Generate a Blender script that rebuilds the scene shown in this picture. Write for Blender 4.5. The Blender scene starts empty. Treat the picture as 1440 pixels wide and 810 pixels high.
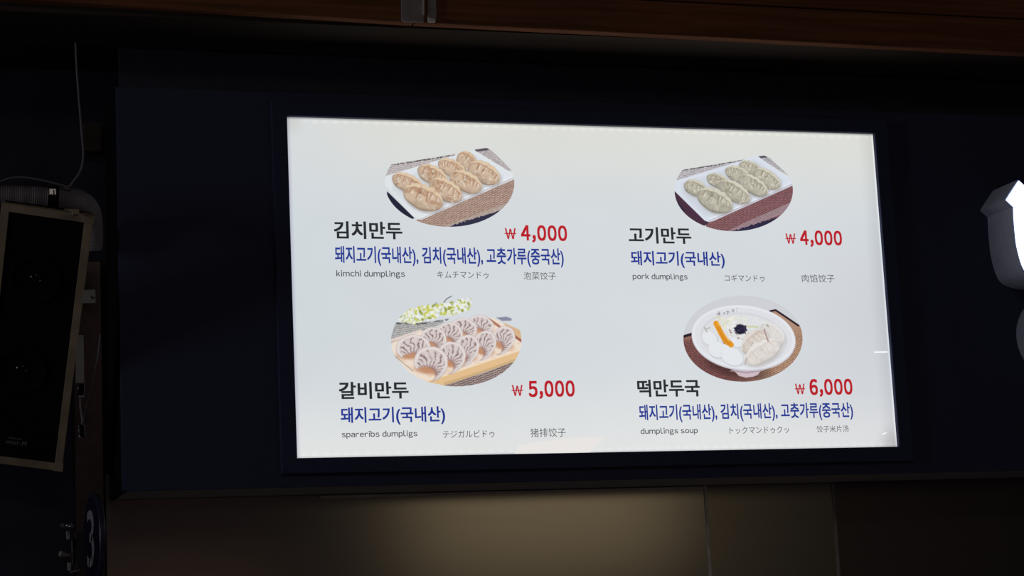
import bpy, bmesh, math, random
import numpy as np
from mathutils import Vector, Matrix

# ---------------------------------------------------------------- camera
F_PX = 2964.2
YAW, PITCH, ROLL = 0.303893, 0.171169, -0.048059
CAM = np.array([-1.686779, -4.672892, -0.849402])
_F = np.array([math.sin(YAW)*math.cos(PITCH), math.cos(YAW)*math.cos(PITCH), math.sin(PITCH)])
_R = np.array([math.cos(YAW), -math.sin(YAW), 0.0])
_U = np.cross(_R, _F)
R2 = _R*math.cos(ROLL) + _U*math.sin(ROLL)
U2 = -_R*math.sin(ROLL) + _U*math.cos(ROLL)
scene = bpy.context.scene
COL = scene.collection
cam_data = bpy.data.cameras.new('camera')
cam_data.sensor_width = 36.0
cam_data.lens = F_PX*36.0/1440.0
cam_data.clip_start = 0.05
cam = bpy.data.objects.new('camera', cam_data)
COL.objects.link(cam)
M = Matrix(((R2[0], U2[0], -_F[0], CAM[0]), (R2[1], U2[1], -_F[1], CAM[1]),
            (R2[2], U2[2], -_F[2], CAM[2]), (0, 0, 0, 1)))
cam.matrix_world = M
scene.camera = cam

# ---------------------------------------------------------------- world, lamps, exposure
scene.view_settings.view_transform = 'Standard'
scene.view_settings.look = 'None'
scene.view_settings.exposure = 0.0
scene.view_settings.gamma = 1.0
scene.view_settings.use_curve_mapping = False
world = bpy.data.worlds.new('world')
scene.world = world
world.use_nodes = True
bg = world.node_tree.nodes['Background']
bg.inputs[0].default_value = (0.75, 0.72, 0.95, 1)
bg.inputs[1].default_value = 0.0075


def area(name, loc, target, sx, sy, power, color):
    l = bpy.data.lights.new(name, 'AREA')
    l.shape = 'RECTANGLE'
    l.size, l.size_y, l.energy, l.color = sx, sy, power, color
    o = bpy.data.objects.new(name, l)
    COL.objects.link(o)
    o.location = loc
    d = Vector(target) - Vector(loc)
    o.rotation_euler = d.to_track_quat('-Z', 'Y').to_euler()
    return o


# unseen area lights, added for their effect on the steel and dim parts
area('underside_fill', (0.4, -1.5, -2.1), (0.4, 0.1, -0.4), 1.8, 0.25, 0.9, (1.0, 0.86, 0.80))  # added from below to lift the fascia underside
area('steel_reflection_fill', (1.95, -6.0, 0.08), (0.2, 0.2, -0.3), 1.45, 0.95, 1.15, (1.0, 0.83, 0.52))  # added for the warm patch mirrored in the steel
area('front_fill', (-1.6, -6.5, 2.2), (-0.2, 0.0, 0.0), 2.0, 0.6, 11.0, (1.0, 0.88, 0.78))  # added general light on the dim objects
area('side_fill', (-5.6, -1.5, 0.2), (0.0, -0.1, 0.0), 0.5, 1.2, 20.0, (0.82, 0.88, 1.0))  # added side light for the letter sides and hose
area('red_steel_fill', (-0.1, -6.0, -0.75), (-0.8, 0.2, -0.7), 1.0, 0.6, 0.13, (1.0, 0.55, 0.36))  # added for the reddish tone mirrored in the left steel


# ---------------------------------------------------------------- helpers
def at(px, py, val=0.0, axis=1):
    d = _F*F_PX + R2*(px-720.0) + U2*(405.0-py)
    p = CAM + d*(val-CAM[axis])/d[axis]
    return Vector(p)


def lin(c):
    return tuple(((v/255.0)/12.92 if v/255.0 <= 0.04045 else ((v/255.0+0.055)/1.055)**2.4) for v in c)


def mat(name, color, rough=0.5, metal=0.0, spec=0.5, noise=None, bump=0.0, aniso=0.0, stretch=(1, 1, 1), coat=0.0):
    m = bpy.data.materials.new(name)
    m.use_nodes = True
    nt = m.node_tree
    b = nt.nodes['Principled BSDF']
    b.inputs['Base Color'].default_value = (*color, 1)
    b.inputs['Roughness'].default_value = rough
    b.inputs['Metallic'].default_value = metal
    b.inputs['Specular IOR Level'].default_value = spec
    b.inputs['Anisotropic'].default_value = aniso
    b.inputs['Coat Weight'].default_value = coat
    tc = nt.nodes.new('ShaderNodeTexCoord')
    mp = nt.nodes.new('ShaderNodeMapping')
    mp.inputs['Scale'].default_value = stretch
    nt.links.new(tc.outputs['Object'], mp.inputs['Vector'])
    n = nt.nodes.new('ShaderNodeTexNoise')
    n.inputs['Scale'].default_value = noise[0] if noise else 40.0
    n.inputs['Detail'].default_value = 6.0
    nt.links.new(mp.outputs[0], n.inputs['Vector'])
    k = noise[1] if noise else 0.12
    mr = nt.nodes.new('ShaderNodeMapRange')
    mr.inputs['From Min'].default_value = 0.3
    mr.inputs['From Max'].default_value = 0.7
    mr.inputs['To Min'].default_value = 1.0-k
    mr.inputs['To Max'].default_value = 1.0+k
    nt.links.new(n.outputs[0], mr.inputs['Value'])
    vm = nt.nodes.new('ShaderNodeVectorMath')
    vm.operation = 'SCALE'
    vm.inputs[0].default_value = color
    nt.links.new(mr.outputs[0], vm.inputs['Scale'])
    nt.links.new(vm.outputs[0], b.inputs['Base Color'])
    if bump:
        bp = nt.nodes.new('ShaderNodeBump')
        bp.inputs['Strength'].default_value = bump
        bp.inputs['Distance'].default_value = 0.002
        nt.links.new(n.outputs[0], bp.inputs['Height'])
        nt.links.new(bp.outputs[0], b.inputs['Normal'])
    return m


def emit(name, color, strength=1.0, attr=None):
    m = bpy.data.materials.new(name)
    m.use_nodes = True
    nt = m.node_tree
    for n in list(nt.nodes):
        nt.nodes.remove(n)
    out = nt.nodes.new('ShaderNodeOutputMaterial')
    e = nt.nodes.new('ShaderNodeEmission')
    e.inputs['Color'].default_value = (*color, 1)
    e.inputs['Strength'].default_value = strength
    if attr:
        a = nt.nodes.new('ShaderNodeAttribute')
        a.attribute_name = attr
        nt.links.new(a.outputs['Color'], e.inputs['Color'])
    nt.links.new(e.outputs[0], out.inputs['Surface'])
    return m


def thing(name, label, cat, loc=(0, 0, 0), group=None):
    o = bpy.data.objects.new(name, None)
    o.empty_display_size = 0.05
    COL.objects.link(o)
    o.location = loc
    o['label'] = label
    o['category'] = cat
    if group:
        o['group'] = group
    return o


def obj(name, me, material, parent=None, label=None, smooth=False):
    if isinstance(me, bmesh.types.BMesh):
        bm = me
        bmesh.ops.recalc_face_normals(bm, faces=bm.faces)
        me = bpy.data.meshes.new(name)
        bm.to_mesh(me)
        bm.free()
    if material and not me.materials:
        me.materials.append(material)
    o = bpy.data.objects.new(name, me)
    COL.objects.link(o)
    if parent:                      # meshes are written in world space
        o.parent = parent
        bpy.context.view_layer.update()
        o.matrix_parent_inverse = parent.matrix_world.inverted()
    if label:
        o['label'] = label
    if smooth:
        for p in me.polygons:
            p.use_smooth = True
    return o


def box(bm, lo, hi, bevel=0.0, mw=None):
    r = bmesh.ops.create_cube(bm, size=1.0)
    vs = r['verts']
    lo, hi = Vector(lo), Vector(hi)
    for v in vs:
        v.co = Vector((lo[i] + (v.co[i]+0.5)*(hi[i]-lo[i]) for i in range(3)))
    if bevel:
        es = list({e for v in vs for e in v.link_edges})
        rr = bmesh.ops.bevel(bm, geom=es, offset=bevel, segments=2, affect='EDGES', profile=0.6)
        vs = list({v for f in rr['faces'] for v in f.verts} | {v for v in vs if v.is_valid})
    if mw is not None:
        for v in vs:
            v.co = mw @ v.co
    return bm


def boxm(lo, hi, bevel=0.0, mw=None):
    return box(bmesh.new(), lo, hi, bevel, mw)


def prism(pts, depth_vec, bevel=0.0):
    """closed polygon extruded along depth_vec"""
    bm = bmesh.new()
    d = Vector(depth_vec)
    a = [bm.verts.new(Vector(p)) for p in pts]
    b = [bm.verts.new(Vector(p)+d) for p in pts]
    n = len(a)
    bm.faces.new(a)
    bm.faces.new(list(reversed(b)))
    for i in range(n):
        bm.faces.new((a[i], b[i], b[(i+1) % n], a[(i+1) % n]))
    bmesh.ops.recalc_face_normals(bm, faces=bm.faces)
    if bevel:
        bmesh.ops.bevel(bm, geom=list(bm.edges), offset=bevel, segments=1, affect='EDGES')
    return bm


def spline(pts, n):
    P = [Vector(p) for p in pts]
    P = [P[0]*2-P[1]] + P + [P[-1]*2-P[-2]]
    out = []
    for i in range(1, len(P)-2):
        for k in range(n):
            t = k/n
            a, b, c, d = P[i-1], P[i], P[i+1], P[i+2]
            out.append(0.5*((2*b)+(c-a)*t+(2*a-5*b+4*c-d)*t*t+(3*b-a-3*c+d)*t**3))
    out.append(P[-2].copy())
    return out


def tube(path, rad, seg=12, cap=True):
    bm = bmesh.new()
    rings = []
    up = Vector((0.13, 1, 0.21)).normalized()
    for i, p in enumerate(path):
        t = (path[min(i+1, len(path)-1)]-path[max(i-1, 0)]).normalized()
        u = (up - t*up.dot(t)).normalized()
        up = u
        v = t.cross(u)
        r = rad(i/(len(path)-1)) if callable(rad) else rad
        rings.append([bm.verts.new(p+(u*math.cos(2*math.pi*k/seg)+v*math.sin(2*math.pi*k/seg))*r) for k in range(seg)])
    for a, b in zip(rings, rings[1:]):
        for k in range(seg):
            bm.faces.new((a[k], a[(k+1) % seg], b[(k+1) % seg], b[k]))
    if cap:
        bm.faces.new(rings[0])
        bm.faces.new(list(reversed(rings[-1])))
    return bm


def lathe(profile, seg, mw):
    """profile of (radius, height) turned about local Z"""
    bm = bmesh.new()
    rings = []
    for r, h in profile:
        rings.append([bm.verts.new(mw @ Vector((max(r, 1e-5)*math.cos(2*math.pi*k/seg), max(r, 1e-5)*math.sin(2*math.pi*k/seg), h))) for k in range(seg)])
    for a, b in zip(rings, rings[1:]):
        for k in range(seg):
            bm.faces.new((a[k], a[(k+1) % seg], b[(k+1) % seg], b[k]))
    bm.faces.new(rings[0])
    bm.faces.new(list(reversed(rings[-1])))
    return bm


# ---------------------------------------------------------------- materials
m_navy = mat('navy_laminate', (0.043, 0.048, 0.094), 0.6, 0, 0.15, (300, 0.06))
m_frame = mat('dark_navy_metal', (0.048, 0.054, 0.108), 0.6, 0, 0.08, (60, 0.05))
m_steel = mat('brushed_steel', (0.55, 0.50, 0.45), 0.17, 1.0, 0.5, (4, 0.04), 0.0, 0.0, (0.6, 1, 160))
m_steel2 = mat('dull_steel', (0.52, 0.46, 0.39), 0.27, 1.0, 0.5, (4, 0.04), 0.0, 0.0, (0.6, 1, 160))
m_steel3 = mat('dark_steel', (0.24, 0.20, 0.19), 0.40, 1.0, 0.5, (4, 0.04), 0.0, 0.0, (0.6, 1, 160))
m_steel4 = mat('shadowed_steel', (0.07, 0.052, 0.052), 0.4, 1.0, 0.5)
m_seam = mat('seam_steel', (0.80, 0.73, 0.68), 0.40, 0.7, 0.5)
m_wall = mat('dark_wall_paint', (0.030, 0.028, 0.042), 0.8, 0, 0.1, (8, 0.2))
m_soffit = mat('soffit_board', (0.050, 0.038, 0.030), 0.7, 0, 0.1, (4, 0.2), 0, 0, (0.3, 3, 3))
m_band = mat('shaded_gap_fill', (0.045, 0.042, 0.062), 0.8, 0, 0.1)
m_wood = mat('stained_timber', (0.20, 0.070, 0.028), 0.6, 0, 0.2, (7, 0.35), 0.15, 0, (0.35, 6, 9))
m_bracket = mat('galvanised_bracket', (0.30, 0.27, 0.26), 0.6, 0.2, 0.3, (30, 0.2))
m_rail = mat('speaker_wood_edge', (0.33, 0.245, 0.165), 0.5, 0, 0.3, (20, 0.2))
m_under = mat('underside_board', (0.32, 0.28, 0.29), 0.5, 0, 0.3)
m_black = mat('black_cloth', (0.008, 0.007, 0.008), 0.9, 0, 0.05, (900, 0.3), 0.3)
m_gloss = mat('black_gloss', (0.006, 0.006, 0.008), 0.10, 0, 0.5, (60, 0.1), 0.4)
m_duct = mat('grey_hose', (0.25, 0.225, 0.25), 0.6, 0, 0.3, (30, 0.15))
m_clamp = mat('clamp_metal', (0.42, 0.42, 0.42), 0.25, 0.9, 0.5)
m_cable = mat('grey_cable', (0.17, 0.15, 0.165), 0.5, 0, 0.3)
m_paper = mat('paper_tag_white', (0.30, 0.27, 0.27), 0.8, 0, 0.1)
m_ink = mat('black_ink', (0.01, 0.01, 0.01), 0.8)
m_return = mat('letter_side_grey', (0.50, 0.51, 0.62), 0.55, 0, 0.3, (40, 0.08))
m_disc = mat('sign_navy', (0.007, 0.007, 0.024), 0.4, 0, 0.3)
m_rim = mat('sign_rim', (0.022, 0.024, 0.055), 0.4, 0, 0.4)
m_digit = mat('digit_white', (0.30, 0.27, 0.28), 0.6, 0, 0.2)
m_chrome = mat('chrome', (0.8, 0.8, 0.8), 0.15, 1.0, 0.5)
m_logo = mat('logo_grey', (0.22, 0.20, 0.19), 0.5, 0.2, 0.4)
e_face = emit('letter_acrylic', (0.55, 0.70, 1.0), 6.0)
e_panel = emit('backlit_film', (1, 1, 1), 1.0, 'print')
e_black = emit('print_black', lin((44, 46, 50)))
e_grey = emit('print_grey', lin((84, 87, 92)))
e_red = emit('print_red', lin((186, 34, 44)))
e_blue = emit('print_blue', lin((38, 58, 146)))
e_pale = emit('bright_patch', lin((232, 229, 227)))
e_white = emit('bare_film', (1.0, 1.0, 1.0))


def structure(o):
    o['kind'] = 'structure'
    return o


# ---------------------------------------------------------------- back wall with steel cladding
wall = structure(obj('wall_back', boxm((-2.6, 0.30, -2.2), (2.8, 0.36, 1.3)), m_wall))
WY = 0.25
xs1, xs2 = at(995, 745, WY).x, at(1175, 745, WY).x
xl = at(148, 745, WY).x
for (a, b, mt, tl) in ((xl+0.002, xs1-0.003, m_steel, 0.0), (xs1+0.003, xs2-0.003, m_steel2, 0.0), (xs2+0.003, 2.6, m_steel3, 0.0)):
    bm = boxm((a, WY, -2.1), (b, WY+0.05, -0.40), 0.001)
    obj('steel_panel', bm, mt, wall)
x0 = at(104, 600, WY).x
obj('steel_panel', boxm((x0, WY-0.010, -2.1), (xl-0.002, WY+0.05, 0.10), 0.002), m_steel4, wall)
for x, mt in ((xs1, m_seam), (xs2, m_bracket)):
    obj('seam_strip', boxm((x-0.0035, WY-0.004, -2.1), (x+0.0035, WY+0.01, -0.41), 0.001), mt, wall)
obj('seam_strip', boxm((at(450, 690, 0.24).x, 0.2365, -0.4665), (xs1-0.004, 0.2495, -0.4625)), m_seam, wall)  # added strip that makes the bright line along the steel's top edge

# ---------------------------------------------------------------- ceiling soffit and timber beam
ZS = 0.573
sof = structure(obj('ceiling', boxm((-2.6, -0.16, ZS), (2.8, 0.08, ZS+0.04)), m_soffit))
structure(obj('trim_1', boxm((-1.12, 0.085, 0.457), (2.6, 0.10, ZS-0.001)), m_band))  # added board across the open gap, its dark colour stands for shade
structure(obj('trim_2', boxm((-2.6, 0.085, ZS+0.004), (2.8, 0.30, ZS+0.05)), m_wall))
beam = thing('timber_beam', 'dark orange-brown stained timber beam of stacked boards running along the top', 'beam', at(720, 30, -0.19))
# lower board on the left of the bracket, lower board on the right, upper board
def plank(p0, p1, p2, p3, y, mt=m_wood, name='plank', th=0.03):
    pts = [at(*p0, y), at(*p1, y), at(*p2, y), at(*p3, y)]
    obj(name, prism(pts, (0, th, 0), 0.0015), mt, beam)
plank((-260, -18), (583, 31.5), (583, -60), (-260, -110), -0.190)
plank((584.5, 31.5), (1700, 88), (1700, 41), (584.5, -16), -0.192)
plank((584.5, -17.5), (1700, 39.5), (1700, -60), (584.5, -90), -0.188)
br = thing('joint_bracket', 'grey metal strap pair bolted over the timber beam joint', 'bracket', at(585, 20, -0.2))
obj('strap', prism([at(564, -30, -0.197), at(564.5, 28, -0.197), at(568, 30.5, -0.197), at(596, 31, -0.197), at(596.5, -30, -0.197)], (0, 0.004, 0), 0.0006), m_bracket, br)
obj('strap', prism([at(601, -30, -0.199), at(601.5, 30, -0.199), at(613, 30.5, -0.199), at(614, 20, -0.199), at(612.5, -30, -0.199)], (0, 0.006, 0), 0.0006), m_bracket, br)
obj('strap_lip', prism([at(594.5, -30, -0.203), at(594.7, 20, -0.203), at(596.6, 21, -0.203), at(596.6, -30, -0.203)], (0, 0.006, 0)), m_seam, br)
obj('strap_end', prism([at(602, 24, -0.204), at(602, 31, -0.204), at(612, 31, -0.204), at(612.5, 26, -0.204)], (0, 0.005, 0), 0.001), m_seam, br)

# ---------------------------------------------------------------- fascia board
FX0 = -1.138
fas = thing('fascia_board', 'long matte navy fascia box that carries the lit menu board', 'sign board', (0, 0, -0.46))
bm = bmesh.new()
box(bm, (FX0, 0.0, -0.460), (2.6, 0.012, 0.456), 0.001)
obj('front_panel', bm, m_navy, fas)
obj('side_panel', boxm((FX0, 0.0125, -0.459), (FX0+0.012, 0.236, 0.455)), m_black, fas)
obj('underside_panel', boxm((FX0+0.0125, 0.0125, -0.459), (2.6, 0.236, -0.447)), m_under, fas)
obj('top_panel', boxm((FX0+0.0125, 0.0125, 0.443), (2.6, 0.249, 0.455)), m_navy, fas)

# ---------------------------------------------------------------- menu light box
PX, PZ = 0.75, 0.3962
menu = thing('menu_light_box', 'wide white backlit menu board with four dumpling dishes and prices', 'menu board', (0, -0.02, -0.43))
OX, OZ = 0.786, 0.431
YF, YB = -0.016, -0.0005
obj_rails = []
for s in (-1, 1):
    pts = [(-OX, YF, s*OZ), (OX, YF, s*OZ), (PX, YF, s*PZ), (-PX, YF, s*PZ)]
    obj('frame_rail', prism(pts, (0, YB-YF, 0), 0.0012), m_frame, menu)
    pts = [(s*OX, YF, -OZ), (s*OX, YF, OZ), (s*PX, YF, PZ), (s*PX, YF, -PZ)]
    obj('frame_rail', prism(pts, (0, YB-YF, 0), 0.0012), m_frame, menu)


# --- painting tools for the print (numpy, one colour per vertex of a fine grid)
def vnoise(x, y, seed=0):
    xi, yi = np.floor(x).astype(np.int64), np.floor(y).astype(np.int64)
    fx, fy = x-xi, y-yi
    fx, fy = fx*fx*(3-2*fx), fy*fy*(3-2*fy)
    def h(a, b):
        n = (a*374761393 + b*668265263 + seed*974711) & 0x7fffffff
        n = ((n ^ (n >> 13))*1274126177) & 0x7fffffff
        return ((n ^ (n >> 16)) & 0xffff)/65535.0
    return (h(xi, yi)*(1-fx)+h(xi+1, yi)*fx)*(1-fy)+(h(xi, yi+1)*(1-fx)+h(xi+1, yi+1)*fx)*fy


def fbm(x, y, seed=0):
    return 0.55*vnoise(x, y, seed)+0.3*vnoise(x*2.1, y*2.1, seed+1)+0.15*vnoise(x*4.3, y*4.3, seed+2)


def sm(a, b, x):
    t = np.clip((x-a)/(b-a), 0, 1)
    return t*t*(3-2*t)


def to_lin(c):
    return np.where(c <= 0.04045, c/12.92, ((c+0.055)/1.055)**2.4)


class Paint:
    def __init__(s, U, V, base):
        s.U, s.V = U, V
        s.img = np.ones(U.shape+(3,))*np.array(base)/255.0

    def put(s, m, c):
        c = np.array(c)/255.0 if not isinstance(c, np.ndarray) else c
        s.img = s.img*(1-m[..., None])+c*m[..., None]

    def poly(s, pts, c=None, f=6.0):
        d = np.full(s.U.shape, 1e9)
        ins = np.zeros(s.U.shape, bool)
        n = len(pts)
        for i in range(n):
            (x0, y0), (x1, y1) = pts[i], pts[(i+1) % n]
            ex, ey = x1-x0, y1-y0
            t = np.clip(((s.U-x0)*ex+(s.V-y0)*ey)/(ex*ex+ey*ey+1e-9), 0, 1)
            d = np.minimum(d, np.hypot(s.U-x0-t*ex, s.V-y0-t*ey))
            c1 = (y0 > s.V) != (y1 > s.V)
            with np.errstate(divide='ignore', invalid='ignore'):
                xx = x0+(s.V-y0)/(y1-y0 if y1 != y0 else 1e-9)*ex
            ins ^= c1 & (s.U < xx)
        m = sm(-f/2, f/2, np.where(ins, d, -d))
        if c is not None:
            s.put(m, c)
        return m

    def line(s, pts, w, c=None, f=5.0):
        d = np.full(s.U.shape, 1e9)
        for (x0, y0), (x1, y1) in zip(pts, pts[1:]):
            ex, ey = x1-x0, y1-y0
            t = np.clip(((s.U-x0)*ex+(s.V-y0)*ey)/(ex*ex+ey*ey+1e-9), 0, 1)
            d = np.minimum(d, np.hypot(s.U-x0-t*ex, s.V-y0-t*ey))
        m = sm(-f/2, f/2, w/2-d)
        if c is not None:
            s.put(m, c)
        return m

    def ell(s, cx, cy, a, b, ang=0, c=None, f=6.0, al=1.0):
        t = math.radians(ang)
        p = (s.U-cx)*math.cos(t)+(s.V-cy)*math.sin(t)
        q = -(s.U-cx)*math.sin(t)+(s.V-cy)*math.cos(t)
        r = np.hypot(p/a, q/b)
        m = sm(-f/2, f/2, (1-r)*min(a, b))*al
        if c is not None:
            s.put(m, c)
        return m, p, q, r

    def shade(s, m, k):
        s.img = s.img*(1-m[..., None]*(1-k))

    def weave(s, mask, c, seed, ang=-27, dark=0.72, sx=15.0, sy=8.0):
        t = math.radians(ang)
        p = s.U*math.cos(t)+s.V*math.sin(t)
        q = -s.U*math.sin(t)+s.V*math.cos(t)
        w = 0.5+0.5*np.sin(2*math.pi*q/sx+1.1*np.sin(2*math.pi*p/(sx*2)))
        w2 = 0.5+0.5*np.sin(2*math.pi*p/sy+math.pi*np.floor(q/sx))
        k = (dark-0.12)+(1.12-dark)*(0.62*w+0.38*w2)+(fbm(s.U/12, s.V/12, seed)-0.5)*0.22
        s.put(mask, np.clip(np.array(c)/255.0*1.08*k[..., None], 0, 1))

    def dumpling(s, cx, cy, a, b, ang, base, dark, light, seed, spots=0.5, con=1.0, flip=1):
        """half-moon dumpling lying on its side: arched pleated back, flatter belly, tapering ends"""
        t = math.radians(ang)
        s.ell(cx+12, cy+14*flip, a*1.0, b*1.0, ang, (150, 140, 136), 30, 0.45*con)
        p = (s.U-cx)*math.cos(t)+(s.V-cy)*math.sin(t)
        q = (-(s.U-cx)*math.sin(t)+(s.V-cy)*math.cos(t))*flip
        rg = random.Random(seed*7+1)
        pa = p/a
        top = b*(1.02*np.clip(1-np.abs(pa)**2.4, 0, 1)**0.60)*(1+0.05*np.sin(pa*15+seed))
        bot = b*(0.92*np.clip(1-np.abs(pa)**2.6, 0, 1)**0.66)*(1+0.04*np.sin(pa*6+seed*2))
        edge = np.where(q < 0, top, bot)
        r = np.abs(q)/np.maximum(edge, 1.0)
        r = np.where(np.abs(pa) >= 1, 3.0, r)
        dist = np.minimum(edge-np.abs(q), (1-np.abs(pa))*a*1.4)
        m = sm(-4, 5, dist)
        h = np.sqrt(np.clip(1-np.minimum(r, 1)**2, 0, 1))*np.sqrt(np.clip(1-pa**4, 0, 1))
        warp = (fbm(s.U/38, s.V/38, seed)-0.5)
        # soft modelling: lit back, mid belly, darker toward the lower edge
        sh = 1.0-con*(0.13*sm(0.0, 1.0, q/b+warp)+0.22*sm(0.72, 1.05, r)*sm(-0.1, 0.4, q/b)+0.12*sm(0.7, 1.0, np.abs(pa)))
        col = np.array(base)/255.0*sh[..., None]
        def mix(w, c):
            nonlocal col
            w = np.clip(w, 0, 1)[..., None]
            col = col*(1-w)+np.array(c)/255.0*w
        # band of the sealed edge along the back
        yy = q/np.maximum(top, 1)
        band = sm(-0.60, -0.74, yy+0.10*warp)
        mix(band*0.80, light)
        mix(sm(0.10, 0.0, np.abs(yy+0.60+0.10*warp))*0.50*con*sm(1.0, 0.7, np.abs(pa)), dark)
        # pleats running down from the band
        for k in range(6):
            c0 = -0.75+1.5*(k+rg.uniform(0.1, 0.9))/6
            ln = rg.uniform(0.25, 0.75)
            cv = c0+0.20*(yy+0.6)*rg.uniform(-0.3, 1)
            z = sm(-0.66, -0.5, yy)*sm(-0.5+ln+0.2, -0.5+ln-0.2, yy)
            g = np.exp(-((pa-cv)/rg.uniform(0.035, 0.06))**2)*z
            mix(g*0.60*con, dark)
            g = np.exp(-((pa-cv-0.085)/0.04)**2)*z
            mix(g*0.45*con, (240, 232, 222))
        # filling showing through in a few broad patches
        n1 = fbm(p/55+9*seed, q/42, seed+3)
        mix(sm(0.50, 0.72, n1)*h*spots, dark)
        n3 = fbm(p/48+4*seed, q/36+3*seed, seed+5)
        mix(sm(0.55, 0.8, n3)*h*0.35*con, light)
        # wet glints and specks
        for k in range(9):
            gx_, gy_ = rg.uniform(-0.7, 0.8)*a, rg.uniform(-0.4, 0.7)*b
            an = rg.uniform(0, 3.1)
            u = (p-gx_)*math.cos(an)+(q-gy_)*math.sin(an)
            w = -(p-gx_)*math.sin(an)+(q-gy_)*math.cos(an)
            L, w0 = rg.uniform(7, 17), rg.uniform(3.0, 5.5)
            g = np.exp(-(u/L)**2-(w/w0)**2)
            if k % 3 == 2:
                mix(g*0.8*spots*1.3*con, (96, 78, 66))
            else:
                mix(g*0.70*con, (246, 240, 234))
        mix(sm(7, -2, dist)*0.30*con, dark)
        s.put(m, np.clip(col, 0, 1))

    def crescent(s, x0, x1, y0, y1, rot, seed, back=False):
        """pleated shell standing on its belly, its right-hand tip drooping lower than the left"""
        cx, cy = (x0+x1)/2, y0+(y1-y0)*0.55
        a, b = (x1-x0)/2*1.03, (y1-y0)*0.56
        t = math.radians(rot)
        s.ell(cx-8, y1-(y1-y0)*0.17, a*0.85, b*0.34, rot*0.5, (176, 112, 74), 34, 0.70)
        p = (s.U-cx)*math.cos(t)+(s.V-cy)*math.sin(t)
        q = -(s.U-cx)*math.sin(t)+(s.V-cy)*math.cos(t)
        wob = (fbm(s.U/34, s.V/34, seed)-0.5)
        ql = np.where(q > 0, q*np.where(p > 0, 0.74, 1.02), q)
        r = np.hypot(p/a, ql/b)*(1+wob*0.10)
        m = sm(-5, 5, (1-r)*min(a, b))
        cr = np.hypot((p+a*0.22)/(a*0.58), (q-b*0.92)/(b*0.52))
        m = m*sm(-0.10, 0.10, cr-1)
        col = np.array([224, 214, 212])/255.0*(1.0-0.08*sm(-0.2, 1.0, q/b))[..., None]
        def mix(w, c):
            nonlocal col
            w = np.clip(w, 0, 1)[..., None]
            col = col*(1-w)+np.array(c)/255.0*w
        ox_, oy_ = p-a*0.05, q-b*0.75
        th = np.arctan2(oy_/b, ox_/a)+0.25*wob
        rr = np.hypot(ox_/a, oy_/b)
        zone = sm(0.86, 0.72, r)
        mix(zone*0.45, (186, 170, 168))
        w = np.sin(th*21+seed*1.7+1.3*np.sin(rr*7+seed)+2.2*(fbm(p/30, q/30, seed+4)-0.5)*2)
        brk = sm(0.25, 0.55, fbm(p/22, q/22, seed+9))
        mix(sm(0.25, 0.95, w)*zone*brk*0.78, (120, 98, 98))
        mix(sm(0.3, 1.0, -w)*zone*0.50, (228, 218, 215))
        mix(zone*sm(0.62, 0.25, rr)*0.65, (140, 98, 90))
        mix(sm(0.10, 0.0, np.abs(r-0.91))*0.45, (233, 226, 224))
        mix(sm(0.92, 1.0, r)*0.38, (158, 142, 144))
        mix(sm(1.22, 1.02, cr)*0.45, (168, 120, 104))
        s.put(m, np.clip(col, 0, 1))


def photo_kimchi(U, V, paper):
    P = Paint(U, V, paper)
    gr = P.poly([(60, 310), (95, 198), (690, 104), (700, 140), (80, 300)])
    P.weave(gr, (204, 196, 196), 3, -9, 0.80, 16, 10)
    P.shade(P.line([(100, 203), (400, 158), (690, 110)], 13)*sm(0.35, 0.6, fbm(U/14, V/9, 5)), 0.42)
    gr = P.poly([(850, 72), (985, 50), (1185, 250), (1150, 250)])
    P.weave(gr, (200, 192, 193), 4, 40, 0.78, 16, 10)
    P.line([(865, 75), (975, 58)], 22, (92, 86, 94))
    mt = P.poly([(330, 690), (1210, 315), (1230, 620), (1000, 860), (500, 900)])
    P.weave(mt, (192, 162, 148), 7, -27, 0.70, 17, 15)
    fr = P.poly([(560, 745), (760, 672), (1210, 505), (1240, 560), (1060, 612), (640, 760)])*1.0
    P.weave(fr*0.75, (205, 190, 182), 9, 20, 0.72, 13, 9)
    n = (fbm(U/14, V/14, 12)-0.5)*22
    P.put(sm(-3, 3, (V-n)-(735-(U-640)*0.315))*sm(630, 660, U), (50, 50, 72))
    P.poly([(90, 430), (330, 665), (60, 760)], (38, 40, 58))
    P.poly([(310, 645), (60, 360), (60, 300), (690, 112), (850, 66), (1215, 290), (1215, 318), (388, 680)], (222, 227, 232))
    P.poly([(330, 600), (130, 420), (150, 330), (700, 140), (840, 100), (1100, 290), (1080, 350), (420, 615)], (212, 217, 222), 40)
    P.line([(385, 668), (800, 488), (1195, 312)], 10, (196, 197, 204), 8)
    P.line([(395, 655), (800, 474), (1185, 302)], 9, (236, 239, 243), 8)
    B, D, L = (207, 183, 160), (160, 116, 86), (226, 204, 174)
    for (cx, cy, a, b, g, sd) in ((782, 165, 92, 72, 42, 31), (655, 228, 128, 68, 25, 4), (485, 290, 140, 76, 27, 15), (268, 362, 146, 74, 26, 6),
                                  (938, 270, 152, 84, 30, 47), (775, 350, 152, 84, 26, 8), (602, 422, 158, 84, 30, 19), (405, 488, 182, 102, 22, 10)):
        P.dumpling(cx, cy, a*1.02, b*1.10, g, B, D, L, sd, 0.55)
    return P.img


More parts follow.
